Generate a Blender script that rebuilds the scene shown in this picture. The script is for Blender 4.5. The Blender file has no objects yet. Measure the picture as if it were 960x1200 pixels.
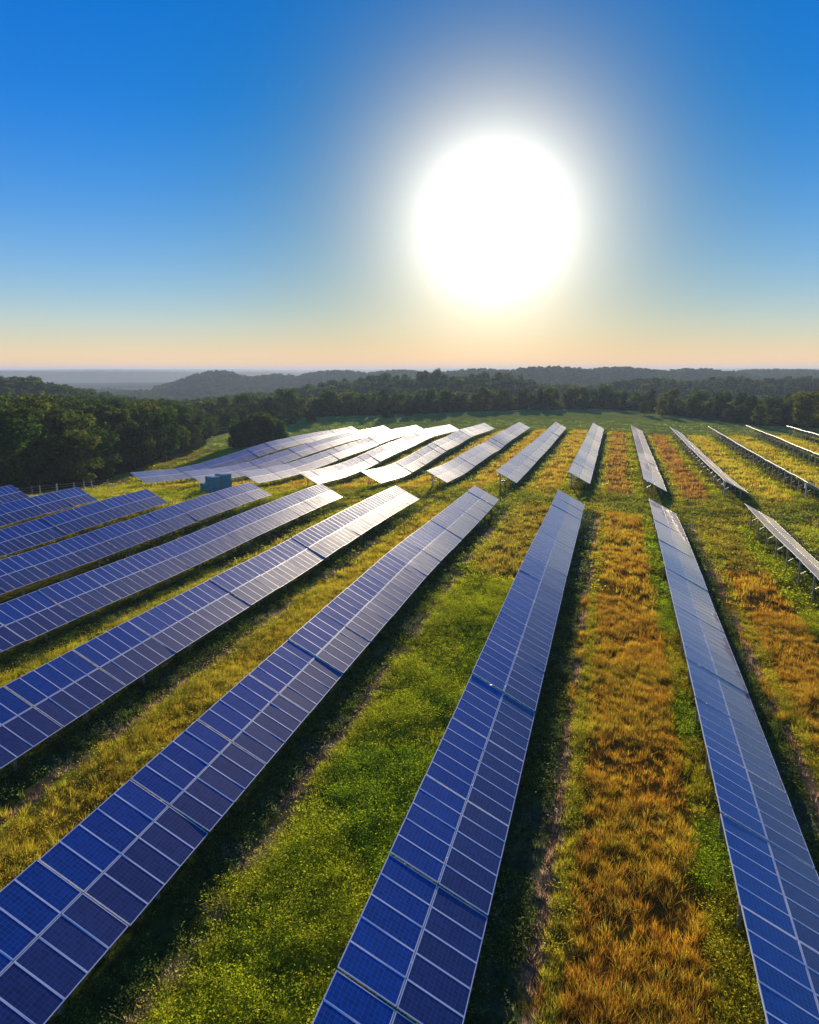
import bpy, math, random
import numpy as np
from mathutils import Matrix, Vector

random.seed(7)
rng = np.random.default_rng(11)
R = math.radians
scene = bpy.context.scene
COL = scene.collection

# ---------------------------------------------------------------- camera
# World frame: X = across the rows, Y = along the rows, camera above the origin.
CAMH = 19.4
F_PX, YAW, PITCH = 858.4, -0.27262, 0.19103
fw = Vector((math.sin(YAW)*math.cos(PITCH), math.cos(YAW)*math.cos(PITCH), -math.sin(PITCH)))
rt = Vector((math.cos(YAW), -math.sin(YAW), 0))
up = rt.cross(fw)
cam_d = bpy.data.cameras.new('camera')
cam = bpy.data.objects.new('camera', cam_d)
COL.objects.link(cam)
m = Matrix((rt, up, -fw)).transposed().to_4x4()
m.translation = (0, 0, CAMH)
cam.matrix_world = m
cam_d.sensor_fit = 'HORIZONTAL'
cam_d.sensor_width = 36
cam_d.lens = F_PX / 960 * 36
cam_d.clip_start = 0.5
cam_d.clip_end = 40000
scene.camera = cam

# ---------------------------------------------------------------- light
SUN_EL, SUN_AZ = R(10.6), R(-9.35)          # azimuth from +Y towards +X
sdir = Vector((math.sin(SUN_AZ)*math.cos(SUN_EL), math.cos(SUN_AZ)*math.cos(SUN_EL), math.sin(SUN_EL)))
world = bpy.data.worlds.new('World')
scene.world = world
world.use_nodes = True
nt = world.node_tree
nt.nodes.clear()
def N(tree, t, **kw):
    n = tree.nodes.new(t)
    for k, v in kw.items():
        if k.startswith('i_'):
            n.inputs[k[2:].replace('_', ' ')].default_value = v
        else:
            setattr(n, k, v)
    return n
def MATH(tree, op, a, b=None, c=None, clamp=False):
    n = tree.nodes.new('ShaderNodeMath'); n.operation = op; n.use_clamp = clamp
    for i, v in enumerate((a, b, c)):
        if v is None: continue
        if isinstance(v, (int, float)): n.inputs[i].default_value = v
        else: tree.links.new(v, n.inputs[i])
    return n.outputs[0]
def MIX(tree, fac, a, b, blend='MIX'):
    n = tree.nodes.new('ShaderNodeMix'); n.data_type = 'RGBA'; n.blend_type = blend; n.clamp_factor = True
    for i, v in ((0, fac), (6, a), (7, b)):
        if isinstance(v, (int, float)): n.inputs[i].default_value = v
        elif isinstance(v, (tuple, list)): n.inputs[i].default_value = (*v[:3], 1)
        else: tree.links.new(v, n.inputs[i])
    return n.outputs[2]
SKY_COMP, SKY_SAT, SKY_HIGH, SKY_LOW, SKY_NEAR = 0.12, 1.3, (.0, 1.07, 1.68), (2.15, 1.33, 1.14), (1.55, .90, .54)
AUR1, AUR1S, AUR2, AUR2S, AUR2C = 3.9, 10.0, 7.2, 11.5, (1.0, .66, .42)
sky = N(nt, 'ShaderNodeTexSky', sky_type='NISHITA')
sky.sun_disc = False
sky.sun_elevation = SUN_EL
sky.sun_rotation = SUN_AZ
sky.altitude = 200
sky.air_density = 1.0
sky.dust_density = 0.0
sky.ozone_density = 4.0
def scaled(tree, col, fac):
    n = tree.nodes.new('ShaderNodeVectorMath'); n.operation = 'SCALE'
    if isinstance(col, tuple): n.inputs[0].default_value = col
    else: tree.links.new(col, n.inputs[0])
    if isinstance(fac, (int, float)): n.inputs['Scale'].default_value = fac
    else: tree.links.new(fac, n.inputs['Scale'])
    return n.outputs[0]
def vadd(tree, a, b):
    n = tree.nodes.new('ShaderNodeVectorMath'); n.operation = 'ADD'
    tree.links.new(a, n.inputs[0]); tree.links.new(b, n.inputs[1]); return n.outputs[0]
def vmul(tree, a, b):
    n = tree.nodes.new('ShaderNodeVectorMath'); n.operation = 'MULTIPLY'
    tree.links.new(a, n.inputs[0])
    if isinstance(b, tuple): n.inputs[1].default_value = b
    else: tree.links.new(b, n.inputs[1])
    return n.outputs[0]
tc = N(nt, 'ShaderNodeTexCoord')
dot = N(nt, 'ShaderNodeVectorMath', operation='DOT_PRODUCT')
nrm = N(nt, 'ShaderNodeVectorMath', operation='NORMALIZE')
nt.links.new(tc.outputs['Generated'], nrm.inputs[0])
nt.links.new(nrm.outputs[0], dot.inputs[0]); dot.inputs[1].default_value = sdir
ang = MATH(nt, 'ARCCOSINE', MATH(nt, 'MINIMUM', dot.outputs['Value'], 0.999999))
# even out the very wide brightness range of the sky towards the sun
bw = N(nt, 'ShaderNodeRGBToBW'); nt.links.new(sky.outputs[0], bw.inputs[0])
comp = MATH(nt, 'DIVIDE', 1.0, MATH(nt, 'ADD', 1.0, MATH(nt, 'MULTIPLY', bw.outputs[0], SKY_COMP)))
base = scaled(nt, sky.outputs[0], comp)
hsv = N(nt, 'ShaderNodeHueSaturation')
hsv.inputs['Saturation'].default_value = SKY_SAT
nt.links.new(base, hsv.inputs['Color'])
sz = N(nt, 'ShaderNodeSeparateXYZ'); nt.links.new(nrm.outputs[0], sz.inputs[0])
el = MATH(nt, 'MAXIMUM', sz.outputs[2], 0.0)
low = MATH(nt, 'EXPONENT', MATH(nt, 'MULTIPLY', el, -1/0.23))        # dusty warm air near the horizon
tint = MIX(nt, low, SKY_HIGH, SKY_LOW)
tint = MIX(nt, MATH(nt, 'EXPONENT', MATH(nt, 'MULTIPLY', MATH(nt, 'POWER', MATH(nt, 'MULTIPLY', ang, 1/R(18)), 2.0), -1.0)), tint, SKY_NEAR)
skyc = vmul(nt, hsv.outputs[0], tint)
q1 = MATH(nt, 'MULTIPLY', ang, 1/R(AUR1))
g1 = MATH(nt, 'MULTIPLY', MATH(nt, 'EXPONENT', MATH(nt, 'MULTIPLY', MATH(nt, 'MULTIPLY', q1, q1), -1.0)), AUR1S)
g2 = MATH(nt, 'MULTIPLY', MATH(nt, 'EXPONENT', MATH(nt, 'MULTIPLY', MATH(nt, 'POWER', MATH(nt, 'MULTIPLY', ang, 1/R(AUR2)), 1.7), -1.0)), AUR2S)
q3 = MATH(nt, 'MULTIPLY', el, 1/.19)
g3 = MATH(nt, 'EXPONENT', MATH(nt, 'MULTIPLY', MATH(nt, 'MULTIPLY', q3, q3), -1.0))
# the aureole saturates (the sun lamp carries the rest of the sun's light)
g12 = MATH(nt, 'MINIMUM', MATH(nt, 'ADD', g1, g2), 9.5)
aur_c = MIX(nt, MATH(nt, 'MULTIPLY', g12, 1/9.5), AUR2C, (1.0, .90, .74))
tot = vadd(nt, vadd(nt, skyc, scaled(nt, (1.15, .68, .30), g3)), scaled(nt, aur_c, g12))
bg = N(nt, 'ShaderNodeBackground'); bg.inputs['Strength'].default_value = 0.095
out = N(nt, 'ShaderNodeOutputWorld')
nt.links.new(tot, bg.inputs['Color']); nt.links.new(bg.outputs[0], out.inputs['Surface'])

sun_d = bpy.data.lights.new('sun', 'SUN')
sun_d.energy = 5.0
sun_d.angle = R(0.5)
sun_d.color = (1.0, 0.83, 0.58)
sun = bpy.data.objects.new('sun', sun_d)
COL.objects.link(sun)
sun.rotation_euler = sdir.to_track_quat('Z', 'Y').to_euler()
sun.location = (0, 0, 60)

vs = scene.view_settings
vs.view_transform = 'Standard'; vs.look = 'None'; vs.exposure = 0.45; vs.gamma = 1.0
vs.use_curve_mapping = False
scene.cycles.max_bounces = 6
scene.cycles.diffuse_bounces = 2
scene.cycles.glossy_bounces = 3
scene.cycles.transmission_bounces = 3
scene.cycles.volume_bounces = 0
scene.cycles.transparent_max_bounces = 4
scene.cycles.use_denoising = True

# ---------------------------------------------------------------- helpers
def tag(o, label=None, cat=None, group=None, kind=None):
    if label: o['label'] = label
    if cat: o['category'] = cat
    if group: o['group'] = group
    if kind: o['kind'] = kind
    return o
def link(o, parent=None):
    COL.objects.link(o)
    if parent is not None: o.parent = parent
    return o
def empty(name, loc):
    o = bpy.data.objects.new(name, None); o.empty_display_size = 0.5
    o.location = loc
    return link(o)
def np_mesh(name, verts, faces, mats, mat_idx=None, cols=None, smooth=False, uv=None):
    """verts (n,3), faces (m,k) of one k."""
    verts = np.asarray(verts, np.float32); faces = np.asarray(faces, np.int32)
    me = bpy.data.meshes.new(name)
    nf, k = faces.shape
    me.vertices.add(len(verts)); me.vertices.foreach_set('co', verts.ravel())
    me.loops.add(nf*k); me.loops.foreach_set('vertex_index', faces.ravel())
    me.polygons.add(nf)
    me.polygons.foreach_set('loop_start', np.arange(0, nf*k, k, dtype=np.int32))
    me.polygons.foreach_set('loop_total', np.full(nf, k, dtype=np.int32))
    if mat_idx is not None: me.polygons.foreach_set('material_index', np.asarray(mat_idx, np.int32))
    me.polygons.foreach_set('use_smooth', np.full(nf, bool(smooth)))
    for mm in (mats if isinstance(mats, (list, tuple)) else [mats]): me.materials.append(mm)
    if uv is not None:
        l = me.uv_layers.new(name='UVMap'); l.data.foreach_set('uv', np.asarray(uv, np.float32).ravel())
    me.update(calc_edges=True)
    if cols is not None:
        a = me.color_attributes.new('col', 'FLOAT_COLOR', 'POINT')
        c = np.ones((len(verts), 4), np.float32); c[:, :3] = cols
        a.data.foreach_set('color', c.ravel())
    return me
class MB:
    """collects boxes and tubes as quads; builds one mesh"""
    def __init__(s): s.v = []; s.f = []; s.m = []
    def box(s, c, size, mi=0, rot=None):
        n = len(s.v)
        for dx, dy, dz in ((-1,-1,-1),(1,-1,-1),(1,1,-1),(-1,1,-1),(-1,-1,1),(1,-1,1),(1,1,1),(-1,1,1)):
            p = Vector((dx*size[0]/2, dy*size[1]/2, dz*size[2]/2))
            if rot: p = rot @ p
            s.v.append(tuple(p + Vector(c)))
        for q in ((0,3,2,1),(4,5,6,7),(0,1,5,4),(1,2,6,5),(2,3,7,6),(3,0,4,7)):
            s.f.append(tuple(n+i for i in q)); s.m.append(mi)
    def bar(s, a, b, w, h, mi=0, over=0.0):
        a, b = Vector(a), Vector(b); d = b-a; L = d.length
        rot = d.to_track_quat('Y', 'Z').to_matrix()
        s.box((a+b)/2, (w, L+over, h), mi, rot)
    def tube(s, a, b, r0, r1, n=8, mi=0):
        a, b = Vector(a), Vector(b); rot = (b-a).to_track_quat('Z', 'Y').to_matrix()
        k = len(s.v)
        for p, r in ((a, r0), (b, r1)):
            for i in range(n):
                t = 2*math.pi*i/n
                s.v.append(tuple(p + rot @ Vector((r*math.cos(t), r*math.sin(t), 0))))
        for i in range(n):
            j = (i+1) % n
            s.f.append((k+i, k+j, k+n+j, k+n+i)); s.m.append(mi)
        for i in range(0, n-2, 2):
            s.f.append((k+n, k+n+i+1, k+n+i+2, k+n+(i+3 if i+3 < n else 0))); s.m.append(mi)
    def mesh(s, name, mats):
        return np_mesh(name, s.v, s.f, mats, s.m)
def vnoise(x, y, sc, seed=0):
    """smooth value noise 0..1"""
    x, y = np.asarray(x, float), np.asarray(y, float)
    x, y = (.83*x+.56*y)/sc + 1000.3*((seed % 7)+1), (-.56*x+.83*y)/sc + 517.7*((seed % 5)+1)
    xi = np.floor(x).astype(np.int64); yi = np.floor(y).astype(np.int64)
    fx = x-xi; fy = y-yi
    fx = fx*fx*(3-2*fx); fy = fy*fy*(3-2*fy)
    def h(i, j):
        n = (i*374761393 + j*668265263 + seed*974634777) & 0x7fffffff
        n = ((n ^ (n >> 13))*1274126177) & 0x7fffffff
        n = n ^ (n >> 16)
        return (n & 0xffff)/65535.0
    return (h(xi,yi)*(1-fx)+h(xi+1,yi)*fx)*(1-fy) + (h(xi,yi+1)*(1-fx)+h(xi+1,yi+1)*fx)*fy
def fbm(x, y, sc, seed=0, o=3):
    t = 0; w = 0
    for i in range(o):
        a = .5**i; t = t + a*vnoise(x, y, sc*.5**i, seed+i*3); w += a
    return t/w
def sstep(a, b, x):
    t = np.clip((np.asarray(x, float)-a)/(b-a), 0, 1); return t*t*(3-2*t)
def pix_dir(px, py):
    d = fw + (px-480)/F_PX*rt - (py-600)/F_PX*up
    return d
def at_dist(px, dist, z=None, py=None):
    """world point in the direction of picture column px at horizontal distance dist"""
    a = math.atan2((px-480)/F_PX/math.cos(PITCH), 1.0) + YAW
    return math.sin(a)*dist, math.cos(a)*dist

# ---------------------------------------------------------------- terrain
PITCHX = 11.531
X0 = -5.084                                   # centre line of row index 2
def rowx(k): return X0 + (k-2)*PITCHX
# heights of the panel-table centres, measured (X, Y, z rel. camera)
anch = [(-28,20,-17.1),(-16.6,20,-17.4),(-5,20,-17.5),(6.5,20,-17.9),(18,20,-18.1),(-28,60,-17.0),(-16.6,60,-16.35),(-5,60,-16.55),(6.5,60,-17.35),(18,63,-17.2),(18,80,-17.4),
 (-40,40,-17.2),(-51,52,-17.75),(-63,62,-18.1),(-74,66,-18.2),(-86,70,-18.2),
 (-86,95,-18.0),(-74,95,-18.0),(-63,95,-17.7),(-51,100,-17.6),(-40,100,-17.35),(-28,100,-17.15),(-16.6,100,-16.65),(-5,100,-16.45),(6.5,100,-17.3),(18,100,-17.4),
 (-86,120,-20.0),(-74,119,-19.3),(-63,119,-19.0),(-51,119,-18.6),(-40,119,-18.0),(-28,119,-17.4),(-16.6,119,-17.0),(-5,119,-16.6),(6.5,119,-17.4),(18,119,-17.1),(29.5,119,-17.1),
 (-86,133,-21.0),(-86,157,-20.3),(-86,175,-19.4),(-86,195,-19.3),(-40,132,-18.8),(-40,148,-18.5),(-40,170,-17.6),(-40,200,-17.0),(-28,145,-17.7),(-28,175,-17.8),(-28,205,-17.4),(-16.6,145,-17.2),(-16.6,175,-17.35),(-16.6,205,-17.2),(-5,145,-16.8),(-5,175,-16.95),(-5,208,-17.05),(6.5,145,-17.35),(6.5,175,-17.4),(6.5,208,-17.5),
 (-63,145,-19.6),(-63,180,-19.0),(18,145,-17.5),(18,178,-17.8),(18,213,-17.9),(41,162,-17.3),(41,203,-17.4),(52,211,-17.2),
 (-86,240,-19.9),(-74,240,-19.4),(-63,240,-19.0),(-51,240,-18.5),(-40,240,-17.8),(-28,240,-17.3),(-16.6,240,-17.1),(-5,240,-17.1),(6.5,242,-17.6),(18,242,-18.0),(29.5,242,-17.9),(41,250,-17.7),(52,250,-17.6),
 (-107,106,-21.0),(-112,140,-21.4),(-115,175,-21.0),(-130,214,-20.2),(-105,222,-20.2),(-133,292,-18.0),(-100,315,-17.6),(-50,366,-17.3),(-9,387,-17.1),(15,370,-17.4),(34,329,-17.8),(49,302,-18.0),(71,295,-18.4),
 (-160,110,-22.5),(-170,200,-21.5),(60,60,-18.2),(80,140,-17.9),(100,240,-18.2),(-70,20,-18.6),(-120,60,-20.0)]
A = np.array(anch, float)
def tps(r2): return 0.5*r2*np.log(r2+1e-9)
S = 100.0
P = A[:, :2]/S
D2 = ((P[:, None]-P[None])**2).sum(-1)
K = tps(D2) + np.eye(len(A))*6e-4
Q = np.c_[np.ones(len(A)), P]
M = np.block([[K, Q], [Q.T, np.zeros((3, 3))]])
W_ = np.linalg.solve(M, np.r_[A[:, 2], 0, 0, 0])
def zc_raw(x, y):
    x = np.clip(np.asarray(x, float), -170, 100)/S; y = np.clip(np.asarray(y, float), 10, 390)/S
    sh = x.shape; x = x.ravel(); y = y.ravel(); o = np.empty(len(x))
    for i in range(0, len(x), 40000):
        xx = x[i:i+40000]; yy = y[i:i+40000]
        d2 = (xx[:, None]-P[:, 0])**2 + (yy[:, None]-P[:, 1])**2
        o[i:i+40000] = tps(d2) @ W_[:len(A)] + W_[-3] + W_[-2]*xx + W_[-1]*yy
    return o.reshape(sh)
gx = np.linspace(-170, 100, 136); gy = np.linspace(10, 390, 191)
GZ = zc_raw(*np.meshgrid(gx, gy, indexing='ij'))
def zc(x, y):
    x = (np.clip(np.asarray(x, float), -170, 100)+170)/2; y = (np.clip(np.asarray(y, float), 10, 390)-10)/2
    i = np.minimum(x.astype(int), 134); j = np.minimum(y.astype(int), 189); fx = x-i; fy = y-j
    return CAMH + (GZ[i,j]*(1-fx)*(1-fy)+GZ[i+1,j]*fx*(1-fy)+GZ[i,j+1]*(1-fx)*fy+GZ[i+1,j+1]*fx*fy)
TCH = 2.02                                     # table centre above ground
# hills: (picture column, distance, ridge z rel. to camera incl. trees, half width across m, half depth m)
hills = []
def hill(px, dist, top, wx, wd, trees=11):
    x, y = at_dist(px, dist); a = math.atan2(x, y)
    hills.append((x, y, a, top-trees, wx, wd))
BASE_FAR = -48.0
hill(-60, 560, -1, 70, 90); hill(30, 560, -4, 50, 90); hill(90, 590, -12, 40, 80)
hill(262, 1500, -1, 65, 150); hill(330, 1500, -8, 90, 150); hill(400, 1550, 1, 100, 170); hill(470, 1600, 1, 120, 170)
hill(450, 640, -2, 55, 110); hill(510, 620, 0, 40, 110); hill(570, 640, -1.5, 60, 110); hill(390, 600, -8, 40, 90)
hill(640, 1300, 6, 140, 160); hill(720, 1350, 6, 120, 160); hill(800, 1400, 4, 120, 160); hill(560, 1400, 4, 120, 160)
hill(660, 640, -12, 70, 120); hill(760, 700, -7, 70, 120); hill(850, 720, -6, 80, 130); hill(940, 760, -6, 80, 130); hill(1060, 800, -6, 120, 130)
hill(900, 1700, 3, 200, 160); hill(1020, 1700, 3, 200, 160)
hill(330, 620, -19, 60, 120)
def far_edge(x):      # Y of the far wood's edge
    return np.interp(x, [-170,-133,-100,-50,-9,15,34,49,71,110], [270,292,315,366,387,370,329,302,293,280])
def ground_z(x, y):
    x = np.asarray(x, float); y = np.asarray(y, float)
    g = zc(x, y) - TCH
    # micro relief
    g = g - 5.5*sstep(3, 60, y-far_edge(x)) + 0.10*(fbm(x, y, 9, 3)-.5)
    dx = np.maximum(np.maximum(-170-x, x-100), 0); dy = np.maximum(np.maximum(10-y, y-390), 0)
    d = np.hypot(dx, dy)
    t = sstep(-60, 330, d)*sstep(0, 12, d)
    far = CAMH + BASE_FAR + np.zeros_like(x)
    for hx, hy, a, top, wx, wd in hills:
        u = (x-hx)*math.cos(a)-(y-hy)*math.sin(a); v = (x-hx)*math.sin(a)+(y-hy)*math.cos(a)
        b = np.exp(-(u/wx)**2/2-(v/wd)**2/2)*(top-BASE_FAR)
        far = np.maximum(far, CAMH+BASE_FAR+b) + 0.0
    far = far + 5*(fbm(x, y, 160, 5)-.5)*sstep(200, 500, d)
    z = g*(1-t)+far*t
    return np.where(d > 0, np.maximum(z, np.minimum(far, g+30)*sstep(60, 260, d)+z*(1-sstep(60, 260, d))), g)

# ---------------------------------------------------------------- ground colours
LANE0, LANE1, FEND = 99.5, 116.5, 243.0
C_GOLD = np.array((.70,.42,.035)); C_ORNG = np.array((.62,.30,.028)); C_YEL = np.array((.52,.44,.035)); C_GRN = np.array((.32,.46,.018))
C_LIME = np.array((.46,.52,.02)); C_DARKG = np.array((.05,.085,.015)); C_SOIL = np.array((.42,.27,.18)); C_STRAW = np.array((.24,.25,.15))
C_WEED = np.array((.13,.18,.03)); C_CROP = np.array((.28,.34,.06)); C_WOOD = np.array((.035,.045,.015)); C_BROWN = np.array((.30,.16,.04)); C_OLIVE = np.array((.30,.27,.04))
def wood_edge(y):     # X of the left wood's edge
    return np.interp(y, [0,60,106,123,140,153,175,200,214,260,300], [-110,-107,-106,-101,-109,-110,-113,-122,-130,-140,-150])
def cover(x, y):
    """colour, tall-dry weight, clover weight for points"""
    x = np.asarray(x, float); y = np.asarray(y, float)
    n1 = fbm(x, y, 6, 1); n2 = fbm(x, y, 2.0, 2); wob = (fbm(x, y, 3, 9)-.5)
    kf = (x-X0)/PITCHX+2; k = np.floor(kf).astype(int); u = (kf-k)*PITCHX + wob*0.55
    near = y < LANE0
    lane = (y >= LANE0) & (y < LANE1)
    far = (y >= LANE1) & (y < FEND)
    c = np.empty(x.shape+(3,)); c[:] = C_OLIVE
    dry = np.zeros(x.shape); clo = np.full(x.shape, .6)
    def put(mask, col, d, g, w=1.0):
        ww = np.where(mask, w, 0.0)
        c[:] = c*(1-ww[..., None]) + np.asarray(col)*ww[..., None]
        dry[:] = dry*(1-ww)+d*ww; clo[:] = clo*(1-ww)+g*ww
    inarr = (x > rowx(-5)-3)
    # defaults between rows
    put(near, C_GOLD, .9, .15)
    put(near & (n1 > .6), C_YEL, .8, .3, .7)
    # gap between rows 1 and 2 : clover near, brown far
    g1_ = near & (k == 1) & (u > 3)
    put(g1_ & (y+wob*10 < 66-(u-6)*1.0), C_GRN, .05, 1)
    put(g1_ & (y+wob*10 < 66-(u-6)*1.0) & (n1+.25*n2 > .58), C_LIME, .15, 1)
    put(g1_ & (y+wob*10 >= 66-(u-6)*1.0), C_OLIVE*.8+C_GOLD*.3, .8, .2)
    put(g1_ & (u > 9.3) & (y < 60), C_OLIVE, .5, .5, .7)
    # gap 2-3
    put(near & (k == 2) & (u > 3) & (u < 9.1), C_ORNG*.5+C_GOLD*.5, 1, .0)
    put(near & (k == 2) & (u > 3) & (u < 9.1) & (n1 > .5), C_ORNG, 1, .0, .8)
    put(near & (k == 2) & (u >= 9.1), C_GRN, .15, 1)
    put(near & (k == 2) & (u >= 9.1) & (n1 > .55), C_GOLD*.5+C_GRN*.5, .5, .7)
    # gap 3-4
    put(near & (k == 3) & (u > 3) & (u < 9.6), C_ORNG, 1, 0, .9)
    put(near & (k == 3) & (y > 74+8*wob) , C_YEL*.7+C_BROWN*.2, .5, .5)
    put(near & (k == 3) & (u >= 8.4) & (y > 40), C_LIME*.9, .1, 1)
    # gap 0-1
    put(near & (k == 0) & (u > 3), C_GOLD*.6+C_YEL*.45, .9, .25)
    put(near & (k == 0) & (u > 8.2) & (n1 > .45), C_OLIVE, .4, .7)
    put(near & (k == -1) & (u > 3), C_YEL*.8+C_GOLD*.3, .6, .4)
    put(near & (k > 3), C_YEL*.6+C_GRN*.5, .4, .6)
    # strips under / beside the panels
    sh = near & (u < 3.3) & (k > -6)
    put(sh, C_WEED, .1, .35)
    put(sh & (u > 1.8) & (n2 > .6), C_STRAW*.7, .15, .15, .5)
    so = near & (u >= 3.15) & (u < 3.75) & (k >= 0)
    put(so & (n2 > .36), C_SOIL, 0.05, .05, .85)
    put(near & (u >= 3.75) & (u < 4.5), C_YEL*.6+C_LIME*.5, .4, .6, .7)
    put(near & (u > 10.3), C_WEED, .2, .6, .8)
    # lane
    put(lane, C_OLIVE*.55+C_LIME*.35, .25, .5)
    put(lane & (n1 > .52), C_YEL*.8, .35, .4)
    put(lane & ((np.abs(y-104.5+wob) < .5) | (np.abs(y-107.3+wob) < .5) | (np.abs(y-112+wob) < .4)), C_DARKG*1.1, .1, .3, .8)
    put(lane & (np.abs(y-106+wob*2) < .7) & (n2 > .6), C_STRAW, 0, .1, .6)
    # far block
    put(far, C_GOLD*.7+C_BROWN*.55, .9, .1)
    put(far & (n1 > .55), C_YEL*.85, .6, .3, .5)
    put(far & (k >= 4), C_YEL*.5+C_GOLD*.6, .8, .15)
    put(far & (k == 2) & (u > 3.4) & (u < 7.6), C_BROWN*.9+C_GOLD*.25, .9, .05)
    put(far & (k == 3) & (u > 4.4) & (u < 8.6), C_BROWN*.9+C_ORNG*.25, .9, .05)
    put(far & (u > 8.3) & (u < 10.2), C_LIME*.85, .1, .8, .85)
    put(far & (k == 2) & (u > 7.6) & (u < 8.1), C_DARKG, .1, .4)
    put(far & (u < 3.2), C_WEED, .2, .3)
    put(far & (u >= 3.2) & (u < 4.2), C_YEL, .3, .4, .8)
    put(far & (u > 10.2), C_OLIVE*.6, .3, .4)
    # block fringe
    put(far & (y < LANE1+1.5) & (u > 4.2) & (u < 8.3), C_BROWN*.8, 1, .0, .8)
    # beyond the array
    bey = y >= FEND
    put(bey, C_CROP, 0, .15)
    put(bey & (n1 > .55), C_CROP*1.25, 0, .15, .6)
    row = np.abs(((x*.30+y)/2.4) % 1-.5)
    put(bey & (row < .13) & (y < 262), C_LIME*.5+C_CROP*.5, 0, .2, .6)
    put((y >= FEND) & (y < FEND+2.0), C_DARKG*.9, .6, .3)
    put((y >= FEND+2) & (y < FEND+14) , C_OLIVE*.35+C_CROP*.7, .1, .3, .6)
    # left of the array: mown bright grass up to the wood
    lf = (~inarr | ((y > LANE0-8) & (y < LANE1) & (x < rowx(-2)))) & (x > wood_edge(y)) & (y < 262)
    put(lf, C_YEL*.5+C_LIME*.5, .2, .5)
    put(lf & (n1 > .56), C_YEL*.9+C_GOLD*.1, .3, .4, .8)
    put(lf & (n1 < .4), C_LIME*.6, .2, .5, .8)
    tr = np.abs(x-wood_edge(y)-5+wob*2)
    put((tr < .9) & (y > 120) & (y < 190), C_SOIL*.7, 0, .1, .7)
    gl = (x < rowx(-5)-3) & (y >= 190) & (x > wood_edge(y)-2)
    put(gl, C_CROP*1.25, 0, .3)
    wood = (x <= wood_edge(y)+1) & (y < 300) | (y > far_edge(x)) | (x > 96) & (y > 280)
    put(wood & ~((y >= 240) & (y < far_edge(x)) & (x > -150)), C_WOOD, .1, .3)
    v = (1+.35*(n2-.5)*2*.6)[..., None]
    return c*v, dry, clo

# ---------------------------------------------------------------- materials
def new_mat(name):
    mt = bpy.data.materials.new(name); mt.use_nodes = True
    t = mt.node_tree; t.nodes.clear()
    o = t.nodes.new('ShaderNodeOutputMaterial')
    return mt, t, o
def princ(t, o, **kw):
    b = t.nodes.new('ShaderNodeBsdfPrincipled')
    for k, v in kw.items():
        k = k.replace('_', ' ')
        if isinstance(v, (int, float, tuple)):
            b.inputs[k].default_value = v if not isinstance(v, tuple) else (*v, 1)[:4]
        else: t.links.new(v, b.inputs[k])
    if o: t.links.new(b.outputs[0], o.inputs['Surface'])
    return b
def noise(t, vec, scale, detail=4, rough=.6):
    n = t.nodes.new('ShaderNodeTexNoise'); n.inputs['Scale'].default_value = scale
    n.inputs['Detail'].default_value = detail; n.inputs['Roughness'].default_value = rough
    if vec is not None: t.links.new(vec, n.inputs['Vector'])
    return n.outputs['Fac']
def ramp(t, fac, a, b, lo=0.0, hi=1.0):
    n = t.nodes.new('ShaderNodeMapRange'); n.clamp = True; n.interpolation_type = 'SMOOTHSTEP'
    t.links.new(fac, n.inputs[0]); n.inputs[1].default_value = a; n.inputs[2].default_value = b
    n.inputs[3].default_value = lo; n.inputs[4].default_value = hi
    return n.outputs[0]

def mat_ground():
    mt, t, o = new_mat('ground_cover')
    at = t.nodes.new('ShaderNodeAttribute'); at.attribute_name = 'col'
    geo = t.nodes.new('ShaderNodeNewGeometry')
    n = noise(t, geo.outputs['Position'], 2.2, 6, .7)
    n2 = noise(t, geo.outputs['Position'], .35, 4, .6)
    c = MIX(t, ramp(t, n, .3, .7), scaled(t, at.outputs['Color'], .45), scaled(t, at.outputs['Color'], 1.25))
    c = MIX(t, ramp(t, n2, .35, .7), scaled(t, c, .8), scaled(t, c, 1.1))
    bmp = t.nodes.new('ShaderNodeBump'); bmp.inputs['Strength'].default_value = .9; bmp.inputs['Distance'].default_value = .25
    t.links.new(n, bmp.inputs['Height'])
    princ(t, o, Base_Color=c, Roughness=.95, Normal=bmp.outputs[0], Specular_IOR_Level=0.0)
    return mt
def mat_foliage(name, attr=True, base=(.07,.1,.02), tr=.45, rand=.35, warm=(.12,.11,.02)):
    mt, t, o = new_mat(name)
    if attr:
        at = t.nodes.new('ShaderNodeAttribute'); at.attribute_name = 'col'; c = at.outputs['Color']
    else:
        oi = t.nodes.new('ShaderNodeObjectInfo')
        geo = t.nodes.new('ShaderNodeNewGeometry')
        nn = noise(t, geo.outputs['Position'], .45, 3, .6)
        a = MIX(t, oi.outputs['Random'], base, warm)
        c = MIX(t, ramp(t, nn, .35, .65), scaled(t, a, .65), scaled(t, a, 1.3))
    d = t.nodes.new('ShaderNodeBsdfDiffuse'); t.links.new(c, d.inputs[0])
    l = t.nodes.new('ShaderNodeBsdfTranslucent')
    t.links.new(scaled(t, c, 1.15), l.inputs[0])
    mx = t.nodes.new('ShaderNodeMixShader'); mx.inputs[0].default_value = tr
    t.links.new(d.outputs[0], mx.inputs[1]); t.links.new(l.outputs[0], mx.inputs[2])
    t.links.new(mx.outputs[0], o.inputs['Surface'])
    return mt
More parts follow.
